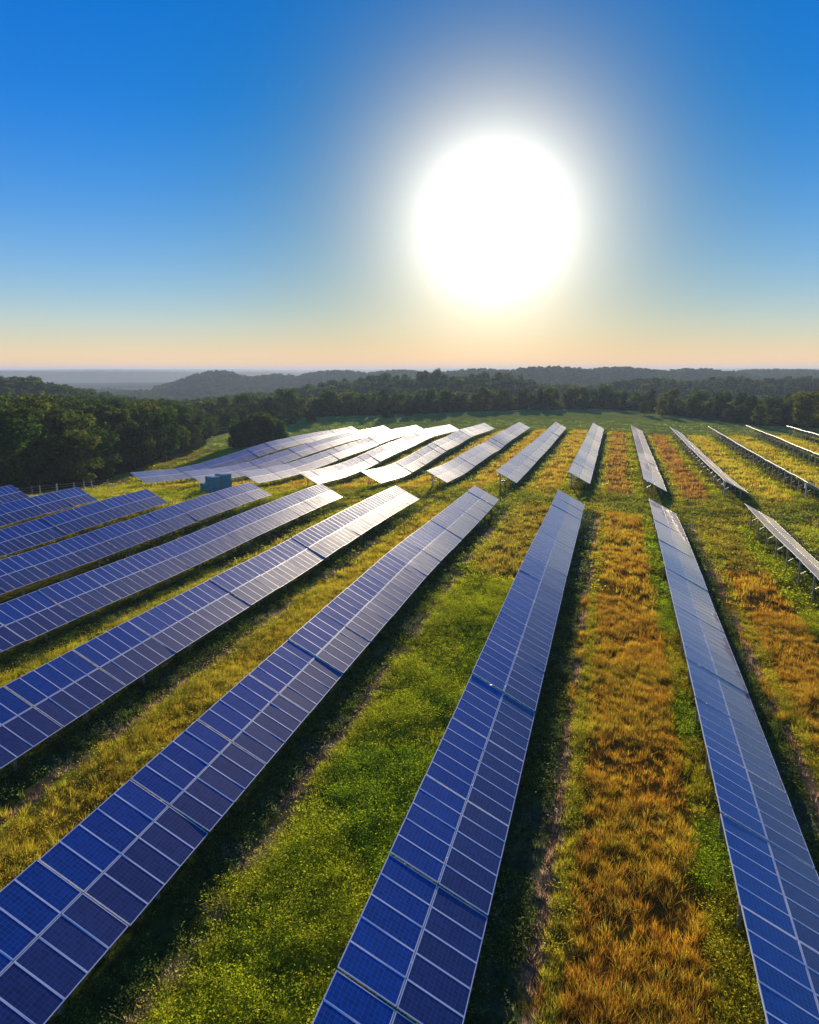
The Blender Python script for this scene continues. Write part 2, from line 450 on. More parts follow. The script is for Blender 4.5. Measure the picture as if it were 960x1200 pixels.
def mat_simple(name, col, rough=.6, metal=0.0, var=.15, nscale=3.0, bump=0.0, spec=.5):
    mt, t, o = new_mat(name)
    tcn = t.nodes.new('ShaderNodeTexCoord')
    n = noise(t, tcn.outputs['Object'], nscale, 5, .65)
    c = MIX(t, ramp(t, n, .3, .7), tuple(x*(1-var) for x in col), tuple(min(1, x*(1+var)) for x in col))
    kw = {}
    if bump:
        b = t.nodes.new('ShaderNodeBump'); b.inputs['Strength'].default_value = bump; b.inputs['Distance'].default_value = .03
        t.links.new(n, b.inputs['Height']); kw['Normal'] = b.outputs[0]
    princ(t, o, Base_Color=c, Roughness=rough, Metallic=metal, Specular_IOR_Level=spec, **kw)
    return mt
def mat_pv(name, deep, light, rough, gl=.34, sp=.42, sh=.10):
    """silicon cells behind glass: uv unit = one cell, 6 x 12 to a panel"""
    mt, t, o = new_mat(name)
    uv = t.nodes.new('ShaderNodeUVMap')
    sx = t.nodes.new('ShaderNodeSeparateXYZ'); t.links.new(uv.outputs[0], sx.inputs[0])
    def line(v, w):
        f = MATH(t, 'FRACT', v); a = MATH(t, 'ABSOLUTE', MATH(t, 'SUBTRACT', f, .5))
        return MATH(t, 'GREATER_THAN', a, .5-w)
    ln = MATH(t, 'MAXIMUM', line(sx.outputs[0], .03), line(sx.outputs[1], .03))
    bus = line(MATH(t, 'MULTIPLY', sx.outputs[1], 3.0), .035)
    cell = t.nodes.new('ShaderNodeVectorMath'); cell.operation = 'FLOOR'; t.links.new(uv.outputs[0], cell.inputs[0])
    oi = t.nodes.new('ShaderNodeObjectInfo')
    cc = t.nodes.new('ShaderNodeVectorMath'); cc.operation = 'ADD'
    t.links.new(cell.outputs[0], cc.inputs[0])
    cb = t.nodes.new('ShaderNodeCombineXYZ'); t.links.new(MATH(t, 'MULTIPLY', oi.outputs['Random'], 913.0), cb.inputs[2]); t.links.new(cb.outputs[0], cc.inputs[1])
    wn = t.nodes.new('ShaderNodeTexWhiteNoise'); t.links.new(cc.outputs[0], wn.inputs[0])
    c = MIX(t, wn.outputs['Value'], deep, tuple(1.5*x for x in deep))
    c = MIX(t, MATH(t, 'MULTIPLY', oi.outputs['Random'], .45), c, scaled(t, c, .55))
    c = MIX(t, MATH(t, 'MULTIPLY', bus, .35), c, light)
    c = MIX(t, ln, c, light)
    geo = t.nodes.new('ShaderNodeNewGeometry')
    dust = noise(t, geo.outputs['Position'], 1.1, 5, .7)
    r = ramp(t, dust, .3, .75, rough, rough+.05)
    princ(t, o, Base_Color=c, Roughness=MATH(t, 'ADD', r, gl), IOR=1.5, Specular_IOR_Level=sp, Sheen_Weight=sh, Sheen_Roughness=0.25, Sheen_Tint=(1.0, .93, .82), Coat_Weight=0.8, Coat_Roughness=r, Coat_IOR=1.45)
    return mt
M_GROUND = mat_ground()
M_GRASS = mat_foliage('grass_blades', True, tr=.5)
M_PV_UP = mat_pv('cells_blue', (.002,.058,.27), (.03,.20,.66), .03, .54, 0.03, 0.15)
M_PV_LO = mat_pv('cells_reflect_tint', (.018,.040,.145), (.06,.13,.40), .03, .46, 0.05, 0.25)  # browner base colour stands in for a reflected tone on the lower panels
M_FRAME = mat_simple('anodised_frame', (.90,.90,.95), .42, .1, .06, 2.0)
M_BACK = mat_simple('panel_backsheet', (.55,.55,.52), .7)
M_STEEL = mat_simple('galvanised_steel', (.42,.42,.41), .5, .6, .2, 6.0)
M_BARK = mat_simple('bark', (.09,.065,.045), .95, 0, .35, 8, .5)
M_TIMBER = mat_simple('weathered_timber', (.42,.37,.29), .9, 0, .25, 5, .3)
M_CAB = mat_simple('cabinet_paint', (.09,.30,.36), .45, .0, .12, 2.5)
M_CABTOP = mat_simple('cabinet_lid', (.40,.55,.60), .4, .0, .1, 2.5)
M_CABD = mat_simple('cabinet_dark', (.02,.05,.06), .6)
M_CONC = mat_simple('concrete', (.36,.34,.31), .9, 0, .15, 3, .2)
M_LEAF = mat_foliage('leaves_green', False, (.045,.10,.014), .5, warm=(.12,.15,.018))
M_LEAFY = mat_foliage('leaves_yellowish', False, (.15,.18,.018), .5, warm=(.20,.19,.02))
M_LEAFB = mat_foliage('leaves_bush', False, (.07,.13,.016), .5, warm=(.10,.13,.018))

# ---------------------------------------------------------------- ground sheet
def axis(a, b, step, far, n):
    core = np.arange(a, b+1e-6, step)
    g = np.geomspace(step, far, n).cumsum(); g = g*(far/g[-1])
    return core, g
xc = np.arange(-150, 90.01, .5)
e = np.geomspace(1, 1500, 60).cumsum(); e = e[e < 8000]
xs = np.r_[-150-e[::-1], xc, 90+e]
yc = np.r_[np.arange(6, 250, .5), np.arange(250, 400, 1.5)]
e2 = np.geomspace(2, 1500, 70).cumsum(); e2 = e2[e2 < 8000]
ys = np.r_[6-e[::-1], yc, yc[-1]+e2]
GX, GY = np.meshgrid(xs, ys, indexing='ij')
Zg = ground_z(GX, GY)
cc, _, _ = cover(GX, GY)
cc = cc*(1-.45*(1-sstep(60, 130, GY)))[..., None]      # nearer ground colour darkened for contrast between the tufts
distg = np.hypot(GX, GY)
# far land: woodland green with pale fields in the valley
fn = fbm(GX, GY, 260, 4)
farcol = np.where((fn > .56)[..., None], np.array((.16,.15,.07)), np.array((.05,.07,.025)))
tf = (sstep(420, 700, distg))[..., None]
cc = cc*(1-tf)+farcol*tf
nx, ny = GX.shape
idx = np.arange(nx*ny).reshape(nx, ny)
faces = np.stack([idx[:-1, :-1], idx[1:, :-1], idx[1:, 1:], idx[:-1, 1:]], -1).reshape(-1, 4)
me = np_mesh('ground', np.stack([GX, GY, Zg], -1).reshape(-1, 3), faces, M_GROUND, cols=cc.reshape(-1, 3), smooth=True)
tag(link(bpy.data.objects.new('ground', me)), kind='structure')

# far ridge on the horizon
def ridge(name, d, top, amp, width, col, seed, a0=-75, a1=45):
    aa = np.radians(np.linspace(a0, a1, 700))
    prof = top + amp*(fbm(aa*d, aa*0, d*.16, seed, 5)-.5)*2 + amp*.25*(vnoise(aa*d, aa*0, d*.004, seed+4)-.5)
    rr = np.array([-1, -.55, -.2, 0, .3, 1])*width + d
    hh = np.array([0, .35, .85, 1, .8, 0])
    base = CAMH+BASE_FAR-8
    X_ = np.sin(aa)[:, None]*rr; Y_ = np.cos(aa)[:, None]*rr
    Z_ = base + (prof[:, None]+CAMH-base)*hh
    n0, n1_ = X_.shape; ii = np.arange(n0*n1_).reshape(n0, n1_)
    fs = np.stack([ii[:-1, :-1], ii[1:, :-1], ii[1:, 1:], ii[:-1, 1:]], -1).reshape(-1, 4)
    mt = mat_simple(name+'_woodland', col, .95, 0, .3, .006)
    me = np_mesh(name, np.stack([X_, Y_, Z_], -1).reshape(-1, 3), fs, mt, smooth=True)
    tag(link(bpy.data.objects.new(name, me)), kind='structure')
ridge('hills', 3600, -2, 11, 500, (.05,.065,.03), 3)
ridge('distant_hills', 7000, 12, 12, 900, (.05,.065,.03), 12)

# ---------------------------------------------------------------- solar rows
W = 3.94; S_TAB = 5.075; TILT = 0.48476
PW, PL = 1.956, .994                            # panel: across the row, along the row
PITCHM = (S_TAB-.09)/5
def panel_geo(mb_v, mb_f, mb_m, mb_uv, cx, cy, jx, jy):
    """one framed panel centred at cx, cy in the plane z=0: glass, frame, back; jx, jy tiny tilts"""
    hw, hl = PW/2, PITCHM/2-.002; fr = .034; th = .04
    def P_(x, y, z): return (cx+x, cy+y, z + x*jx + y*jy)
    n = len(mb_v)
    o4 = [(-hw,-hl),(hw,-hl),(hw,hl),(-hw,hl)]; i4 = [(-hw+fr,-hl+fr),(hw-fr,-hl+fr),(hw-fr,hl-fr),(-hw+fr,hl-fr)]
    for x, y in o4: mb_v.append(P_(x, y, 0))
    for x, y in i4: mb_v.append(P_(x, y, 0))
    for x, y in i4: mb_v.append(P_(x, y, -.005))
    for x, y in o4: mb_v.append(P_(x, y, -th))
    z4 = [(0,0)]*4
    for i in range(4):
        j = (i+1) % 4
        mb_f.append((n+i, n+j, n+4+j, n+4+i)); mb_m.append(1); mb_uv.extend(z4)
        mb_f.append((n+4+i, n+4+j, n+8+j, n+8+i)); mb_m.append(1); mb_uv.extend(z4)
        mb_f.append((n+12+i, n+12+j, n+j, n+i)); mb_m.append(1); mb_uv.extend(z4)
    mb_f.append((n+8, n+9, n+10, n+11)); mb_m.append(0); mb_uv.extend([(0,0),(12,0),(12,6),(0,6)])
    mb_f.append((n+15, n+14, n+13, n+12)); mb_m.append(2); mb_uv.extend(z4)
def panels_mesh(name, slots, up_):
    v, f, m_, uv = [], [], [], []
    for cx, cy, jx, jy in slots: panel_geo(v, f, m_, uv, cx, cy, jx, jy)
    return np_mesh(name, v, f, [M_PV_UP if up_ else M_PV_LO, M_FRAME, M_BACK], m_, uv=uv)
CX = PW/2+.014
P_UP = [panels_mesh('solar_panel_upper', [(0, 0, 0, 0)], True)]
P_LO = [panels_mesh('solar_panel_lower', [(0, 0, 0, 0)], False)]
def arr_mesh(i):
    v, f, m_, uv = [], [], [], []
    r_ = random.Random(i)
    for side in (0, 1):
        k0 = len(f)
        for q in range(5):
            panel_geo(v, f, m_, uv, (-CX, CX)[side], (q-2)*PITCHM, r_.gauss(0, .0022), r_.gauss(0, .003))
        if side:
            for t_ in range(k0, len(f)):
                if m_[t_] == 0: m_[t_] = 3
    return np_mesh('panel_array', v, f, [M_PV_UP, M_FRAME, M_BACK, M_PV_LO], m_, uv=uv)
ARR = [arr_mesh(i) for i in range(6)]
def rack_mesh():
    b = MB()
    for x in (-1.62, -.62, .62, 1.62): b.box((x, 0, -.085), (.06, S_TAB-.13, .08))
    b.box((0, 0, -.185), (3.5, .08, .11))
    for y in (-1.9, 1.9): b.box((0, y, -.150), (3.3, .05, .045))
    return b.mesh('rack', M_STEEL)
RACK = rack_mesh()
cT, sT = math.cos(TILT), math.sin(TILT)
def post_mesh(x, top_z):
    b = MB(); b.box((0, 0, (top_z-3.6)/2+.0), (.13, .10, top_z+3.6)); return b.mesh('post', M_STEEL)
XR, XF = -1.25, 1.05
ztop = lambda x: -x*math.tan(TILT)-.22
POST_R = MB(); POST_R.box((XR, 0, (ztop(XR)-2.7)/2), (.14, .10, ztop(XR)+2.7)); POST_R = POST_R.mesh('rear_post', M_STEEL)
POST_F = MB(); POST_F.box((XF, 0, (ztop(XF)-2.7)/2), (.12, .10, ztop(XF)+2.7)); POST_F = POST_F.mesh('front_post', M_STEEL)
BR = MB(); BR.bar((XR+.02, .075, -.95), (XF-.02, .075, ztop(XF)-.18), .05, .05); BR.bar((XR, -.075, -.85), (-.15, -.075, ztop(-.15)), .05, .05); BR = BR.mesh('brace', M_STEEL)

def build_row(k, y0, n, label, block, n_single, single_from=0, wob=.006):
    X = rowx(k)
    ys_ = y0 + (np.arange(n)+.5)*S_TAB
    zs = zc(np.full(n, X), ys_)
    root = empty('solar_panel_row', (X, float(y0), float(zs[0]-TCH)))
    tag(root, label, 'solar panels', block)
    r_ = random.Random(k*100+int(y0))
    off = 0.0
    for i in range(n):
        y = float(ys_[i]); slope = float((zc(X, y+2.5)-zc(X, y-2.5))/5.0)
        z = float(zs[i]) + r_.gauss(0, .015)
        dt = r_.gauss(0, wob)
        rot = Matrix.Rotation(math.atan(slope)+r_.gauss(0, wob*.3), 4, 'X') @ Matrix.Rotation(TILT+dt, 4, 'Y')
        mw = Matrix.Translation((X, y, z)) @ rot
        rack = bpy.data.objects.new('panel_table', RACK); link(rack, root)
        rack.matrix_local = Matrix.Translation(-root.location) @ mw
        inv = mw.inverted()
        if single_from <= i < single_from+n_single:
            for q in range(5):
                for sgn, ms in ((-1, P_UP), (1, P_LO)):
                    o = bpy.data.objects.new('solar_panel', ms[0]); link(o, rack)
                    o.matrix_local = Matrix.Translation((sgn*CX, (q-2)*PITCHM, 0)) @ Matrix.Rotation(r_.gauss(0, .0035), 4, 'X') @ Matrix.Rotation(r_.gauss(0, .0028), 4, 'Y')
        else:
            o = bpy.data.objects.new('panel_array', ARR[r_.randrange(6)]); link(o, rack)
        for nm, ms in ((('combiner_box', COMB),) if (i == 0 and block == FAR_G and k in (0, 1, 2, 4, 5)) else ())+(('post', POST_R), ('post', POST_F), ('brace', BR)):
            o = bpy.data.objects.new(nm, ms); link(o, rack)
            o.matrix_local = inv @ Matrix.Translation((X, y, z))
    return root
COMB = MB(); COMB.box((XR-.16, -.02, .05), (.22, .5, .75)); COMB.bar((XR-.12, 0, -.3), (XR-.12, 0, -2.2), .05, .05); COMB = COMB.mesh('combiner_box', M_FRAME)
NEAR_G = 'solar panel rows of the near block'
FAR_G = 'solar panel rows of the far block'
near_rows = [  # k, first table y, count, label
 (4, 99.0-11*S_TAB, 11, 'near row at the right edge seen edge-on with its bare posts showing'),
 (3, 99.0-17*S_TAB, 17, 'pale blue near row right of the orange-brown grass strip'),
 (2, 98.0-17*S_TAB, 17, 'near row reaching the bottom centre between clover and orange-brown grass'),
 (1, 99.4-17*S_TAB, 17, 'deep blue near row running into the bottom left corner of the photo'),
 (0, 99.7-16*S_TAB, 16, 'near row between two golden grass strips, next left of the bottom corner row'),
 (-1, 99.5-14*S_TAB, 14, 'near row with a narrow golden strip on its right, third from the bottom corner'),
 (-2, 99.5-12*S_TAB, 12, 'near row that ends closest to the blue-green cabinets'),
 (-3, 90.1-9*S_TAB, 9, 'shorter blue near row ending left of the blue-green cabinets'),
 (-4, 89.8-8*S_TAB, 8, 'short dark blue near row whose end stands in front of the wooden fence'),
 (-5, 89.3-7*S_TAB, 7, 'leftmost short dark blue near row below the shaded wood'),
]
for k, y0, n, lab in near_rows:
    first = {4: 0, 3: 0, 2: 0, 1: 0}.get(k, 0)
    build_row(k, y0, n, lab, NEAR_G, 10, first)
fl = ['far row with the lowest left end, outermost towards the shaded wood',
 'far row second from the wood, its end just left of the small cabinet',
 'far row third from the wood, its near end behind the large cabinets',
 'far row fourth from the wood with a brown grass patch at its near end',
 'far row with a bare raised rack end, fifth from the wood',
 'far row left of the sun glare, sixth from the wood',
 'far row bright with glare, seventh from the wood',
 'far row pale silver, almost straight beyond the bottom centre row',
 'far row narrow and pale, right of the brown grass plot',
 'far row seen steeply with shaded posts at its near end, second of the edge-on ones',
 'thin edge-on far row whose near end shows posts at the right edge',
 'thin edge-on far row cut by the right edge of the photo, second from right',
 'rightmost thin edge-on far row, only a short piece in view']
for i, k in enumerate(range(-5, 8)):
    y1 = 242.0 if k < 5 else 249.5
    n = 24
    if k == 6: n = 20
    if k == 7: n = 12
    y0 = 117.5 if k < 5 else y1-n*S_TAB
    if k == 5: n = 25; y0 = 118.5
    build_row(k, y0, n, fl[i], FAR_G, 0, 0, .006)

# ---------------------------------------------------------------- cabinets, fence
def gz(x, y): return float(ground_z(np.array([x]), np.array([y]))[0])
def cabinet(x, y, w, d, h, rz, label, doors=2):
    z = gz(x, y)
    root = empty('electrical_cabinet', (x, y, z)); root.rotation_euler = (0, 0, rz)
    tag(root, label, 'cabinet', 'electrical cabinets on the lane')
    def part(name, fn, mt, parent=root):
        b = MB(); fn(b); o = bpy.data.objects.new(name, b.mesh(name, mt)); link(o, parent); return o
    part('plinth', lambda b: b.box((0, 0, -.1), (w+.25, d+.25, .5)), M_CONC)
    part('housing', lambda b: b.box((0, 0, .15+h/2), (w, d, h)), M_CAB)
    part('lid', lambda b: (b.box((0, 0, .15+h+.05), (w+.14, d+.14, .10)), b.box((0, 0, .15+h+.125), (w*.8, d*.8, .05))), M_CABTOP)
    for q in range(doors):
        dw = w/doors-.08; cx = -w/2+(q+.5)*w/doors
        dr = part('door', lambda b: b.box((cx, -d/2-.02, .15+h*.5), (dw, .04, h*.88)), M_CAB)
        part('handle', lambda b: b.box((cx+dw*.36, -d/2-.06, .15+h*.5), (.05, .05, .25)), M_CABD, dr)
        part('vent', lambda b: [b.box((cx, -d/2-.045, .15+h*.78+s*.05), (dw*.5, .012, .025)) for s in range(5)], M_CABD, dr)
    return root
cabinet(-65.9, 114.0, 2.3, 1.8, 2.7, R(-22), 'larger blue-green cabinet standing behind, right of the pair')
cabinet(-65.9, 110.4, 2.0, 1.4, 2.5, R(-22), 'blue-green cabinet in front, left of the larger one')
cabinet(-68.2, 111.2, .9, .6, 1.2, R(-22), 'small low grey-blue cabinet left of the two tall ones', 1)

def fence(pts, label):
    root = empty('wire_fence', (pts[0][0], pts[0][1], gz(*pts[0])))
    tag(root, label, 'fence')
    L = root.location
    tops = []
    for x, y in pts:
        b = MB(); z = gz(x, y)
        b.tube((x-L.x, y-L.y, z-L.z-.4), (x-L.x+.03, y-L.y, z-L.z+2.0), .11, .09, 8)
        link(bpy.data.objects.new('post', b.mesh('fence_post', M_TIMBER)), root); tops.append(Vector((x-L.x, y-L.y, z-L.z)))
    for h in (.5, .95, 1.4, 1.8):
        b = MB()
        for a, c in zip(tops, tops[1:]): b.bar(a+Vector((0, 0, h)), c+Vector((0, 0, h)), .018, .018)
        link(bpy.data.objects.new('wire', b.mesh('fence_wire', M_STEEL)), root)
    a, c = tops[-1], tops[-2]
    b = MB(); d_ = (a-c).normalized()
    b.tube(a+Vector((0, 0, 1.4)), a+Vector((2.3, -.6, .05)), .08, .08, 8)
    link(bpy.data.objects.new('brace', b.mesh('fence_brace', M_TIMBER)), root)
fence([(-93.5, 96.5), (-93.1, 100.9), (-93.0, 104.6), (-91.9, 107.6), (-91.1, 111.2)], 'wooden post and wire fence with a slanted brace below the wood')
fence([(-99.5, 106), (-96.4, 108.6), (-93.6, 112.2), (-91.8, 116.5)], 'lower wire fence with thin posts just behind the first fence')

# ---------------------------------------------------------------- trees
def crown_mesh(name, seed, H, Rw, leaves, lsz, mat, z0=.22, conic=0.0, lobes=20):
    r_ = np.random.default_rng(seed)
    L = []
    for i in range(lobes):
        a = r_.uniform(0, 6.283); t = (i+.5)/lobes
        zz = z0+ (1-z0)*(.08+.74*t)
        tt = t*.93; prof = (1-tt**2.6)**.5*(.8+.2*min(1, t*4))
        rad = Rw*prof*r_.uniform(.35, .72)
        sz = Rw*r_.uniform(.26, .44)*(1-.1*t)
        L.append((math.cos(a)*rad, math.sin(a)*rad, zz*H, sz, sz*r_.uniform(.6, .95)))
    L = np.array(L)
    w = L[:, 3]**2; w /= w.sum()
    li = r_.choice(len(L), leaves, p=w)
    d = r_.normal(size=(leaves, 3)); d /= np.linalg.norm(d, axis=1)[:, None]
    rr = 1-np.abs(r_.normal(0, .13, leaves)); rr = np.clip(rr, .15, 1.06)
    rr *= 1 + .22*np.sin(d[:, 0]*7+li)*np.sin(d[:, 1]*6+li*2)
    c = L[li, :3]+d*rr[:, None]*np.c_[L[li, 3], L[li, 3], L[li, 4]]
    c[:, 2] = np.maximum(c[:, 2], H*.05)
    # leaf clump = irregular quad
    nrm_ = d*.8+r_.normal(size=(leaves, 3))*.55+np.array((0, 0, .25)); nrm_ /= np.linalg.norm(nrm_, axis=1)[:, None]
    t1 = np.cross(nrm_, r_.normal(size=(leaves, 3))); t1 /= np.linalg.norm(t1, axis=1)[:, None]
    t2 = np.cross(nrm_, t1)
    s = lsz*r_.uniform(.5, 1.3, leaves)[:, None]
    v = np.stack([c-t1*s, c-t2*s*.6, c+t1*s, c+t2*s*.7], 1).reshape(-1, 3)
    f = np.arange(leaves*4).reshape(-1, 4)
    return np_mesh(name, v, f, mat)
def trunk_mesh(name, seed, H, r0):
    r_ = random.Random(seed); b = MB()
    p = Vector((0, 0, -.5)); q = Vector((r_.uniform(-.2, .2), r_.uniform(-.2, .2), H*.35))
    b.tube(p, q, r0, r0*.7, 8); q2 = q+Vector((r_.uniform(-.4, .4), r_.uniform(-.4, .4), H*.35)); b.tube(q, q2, r0*.7, r0*.35, 8)
    for i in range(6):
        a = r_.uniform(0, 6.28); s = q.lerp(q2, r_.uniform(0, .9)); e_ = s+Vector((math.cos(a)*H*.2, math.sin(a)*H*.2, H*.16))
        b.tube(s, e_, r0*.35, r0*.1, 6)
    return b.mesh(name, M_BARK)
PROTO = []
for i, (H, Rw, nl, con, mt) in enumerate([(15,5.0,7000,0,M_LEAF),(17,5.6,8000,0,M_LEAF),(13,4.6,6000,0,M_LEAF),(18,4.6,7000,0,M_LEAF),(14,5.8,7500,0,M_LEAF),(16,3.8,5500,0,M_LEAF),(15,5.4,7500,0,M_LEAFY),(12,4.2,5000,0,M_LEAFY)]):
    PROTO.append((H, crown_mesh('crown', 100+i, H, Rw, nl, .27, mt, z0=.12), trunk_mesh('trunk', 200+i, H, .3)))
BUSH = [(4.5, crown_mesh('bush_crown', 300+i, 4.5, 3.0, 3500, .2, M_LEAFB, z0=.02, lobes=10), trunk_mesh('stem', 310+i, 4.0, .1)) for i in range(3)]
SPARSE = [(17, crown_mesh('crown', 320+i, 17, 5.0, 2600, .3, M_LEAF, z0=.25, lobes=9), trunk_mesh('trunk', 330+i, 17, .3)) for i in range(2)]
def plant(x, y, h, proto, label, cat='tree', group=None, name='tree', wide=1.0, dz=0.0):
    H, cm, tm = proto
    s = h/H
    root = empty(name, (x, y, gz(x, y)-.15+dz)); root.scale = (s*wide, s*wide, s); root.rotation_euler = (0, 0, random.uniform(0, 6.28))
    tag(root, label, cat, group)
    link(bpy.data.objects.new('trunk' if cat == 'tree' else 'stem', tm), root)
    link(bpy.data.objects.new('crown' if cat == 'tree' else 'foliage', cm), root)
    return root
def top_at(px, dist, py):     # height needed so that a tree at that distance tops out at picture row py
    x, y = at_dist(px, dist)
    depth = x*fw.x+y*fw.y
    z = CAMH - (py-434)/F_PX*depth*1.0
    return x, y, z-gz(x, y)
# left wood
tlist = []
rr_ = random.Random(5)
for y in np.arange(62, 300, 8.0):
    for j in range(7):
        x = float(wood_edge(y))-2.5-j*8.5+rr_.uniform(-2, 2); yy = y+rr_.uniform(-2.6, 2.6)
        ang_ = math.atan2(x, yy)-YAW
        if ang_ < -R(31.5): continue
        if j > 4 and (j+int(y)) % 2: continue
        tlist.append((x, yy, j))
G_LEFT = 'trees of the shaded wood on the left'
for (x, y, j) in tlist:
    d = math.hypot(x, y)
    # canopy top line in the photo: about row 456 at the left, 462-476 near its right end
    a = math.atan2(x, y); px = 480+F_PX*math.cos(PITCH)*math.tan(a-YAW)
    depth = x*fw.x+y*fw.y
    py = float(np.interp(px, [-60, 20, 80, 130, 180, 215, 245], [458, 457, 460, 463, 466, 470, 478]))+rr_.uniform(-6, 16)
    h = CAMH-(py-434)/F_PX*depth - gz(x, y)
    if j == 0: h *= rr_.uniform(.62, .95)
    h = max(7, min(21, h))
    plant(x, y, h, PROTO[rr_.choice([0,1,2,3,4,4,1,6])], 'leafy tree in the dense shaded wood on the left' if j else 'leafy tree on the front edge of the shaded wood on the left', 'tree',
          G_LEFT if j else 'trees on the front edge of the left wood', wide=rr_.uniform(1.1, 1.5))
# bushes and lone trees
LONE = [(9, crown_mesh('crown', 340+i, 9, 5.6, 12000, .24, M_LEAFB, z0=.0, lobes=26), trunk_mesh('trunk', 350+i, 9, .25)) for i in range(2)]
x, y, h = top_at(306, 224, 479); plant(x, y, h, LONE[0], 'round bushy tree standing alone left of the far rows, casting a long shadow', 'tree', wide=1.05)
x, y, h = top_at(287, 219, 488); plant(x, y, h, LONE[1], 'lower bushy tree merging into the left side of the lone round tree', 'tree', wide=.95)
x, y, h = top_at(324, 226, 487); plant(x, y, h, LONE[1], 'lower bushy tree on the right side of the lone round tree', 'tree', wide=.9)
x, y, h = top_at(340, 297, 477); plant(x, y, h, BUSH[0], 'large low bush at the field edge behind the lone round tree', 'bush', name='bush', wide=1.3)
x, y, h = top_at(367, 302, 480); plant(x, y, h, BUSH[1], 'small round bush at the field edge, right of the large low one', 'bush', name='bush')
# far tree line
G_FAR = 'trees of the wood beyond the green field'
sx_ = -300
xx = -165.0
while xx < 115:
    ye = float(far_edge(xx))
    for j in range(3):
        x = xx+rr_.uniform(-2, 2)+j*1.5; y = ye+4+j*11+rr_.uniform(-3, 3)
        a = math.atan2(x, y)-YAW
        if abs(a) > R(31): continue
        px = 480+F_PX*math.cos(PITCH)*math.tan(a); depth = x*fw.x+y*fw.y
        py = float(np.interp(px, [150, 260, 340, 420, 520, 600, 700, 780, 860, 960], [464, 460, 464, 464, 463, 460, 458, 460, 463, 459]))+rr_.uniform(-7, 7)-j*3.5
        if j == 0: py += rr_.uniform(0, 13)
        h = CAMH-(py-434)/F_PX*depth-gz(x, y); h = max(5, min(22, h))
        lab = ('tree on the front edge of the far wood behind the green field', 'trees on the front edge of the far wood') if j == 0 else ('tree within the dense far wood behind the green field', G_FAR)
        plant(x, y, h, PROTO[rr_.choice([0,1,2,3,4,5,0,1,7])], lab[0], 'tree', lab[1], wide=rr_.uniform(.85, 1.45))
    xx += 8.2
# named ones in front of the far wood
for px, dist, py, pr, lab, wd in [
    (936, 285, 452, PROTO[6], 'tall yellow-green tree at the right edge before the dark far wood', 1.25),
    (748, 345, 466, PROTO[2], 'rounded dark tree at the green field edge, left of the yellowish one', 1.1),
    (768, 342, 465, PROTO[7], 'yellowish rounded tree at the green field edge', 1.15),
    (882, 292, 470, PROTO[7], 'pale olive tree at the field corner left of the tall yellow-green one', 1.1)]:
    x, y, h = top_at(px, dist, py); plant(x, y, max(h, 4), pr, lab, 'tree', wide=wd)
for px, dist, py, lab in [(455, 318, 480, 'leftmost of three small bushes at the foot of the far wood'), (478, 328, 480, 'middle of three small bushes at the foot of the far wood'),
    (496, 338, 479, 'rightmost of three small bushes at the foot of the far wood'), (643, 372, 477, 'small dark bush at the field edge below the sun'), (678, 376, 476, 'small round dark bush at the field edge right of the sun'),
    (560, 360, 478, 'low bush at the field edge left of the sun beam'), (848, 318, 478, 'bush on the field edge near the right where the field dips')]:
    x, y, h = top_at(px, dist, py); plant(x, y, max(h, 2.2), BUSH[rr_.randrange(3)], lab, 'bush', name='bush', wide=1.4)
# skyline trees on the wooded rise
for px, dist, py, pr, lab in [(512, 600, 429, SPARSE[0], 'tall lone tree standing above the skyline left of the sun column'), (566, 610, 432, SPARSE[1], 'leftmost of the pale skyline trees beneath the sun'),
    (580, 612, 433, SPARSE[0], 'second of the pale skyline trees beneath the sun'), (594, 608, 433, SPARSE[1], 'third of the pale skyline trees beneath the sun'), (606, 615, 436, SPARSE[0], 'rightmost and lowest of the pale skyline trees beneath the sun')]:
    x, y, h = top_at(px, dist, py); print('sky tree', px, h); plant(x, y, max(8, min(h, 24)), pr, lab, 'tree')

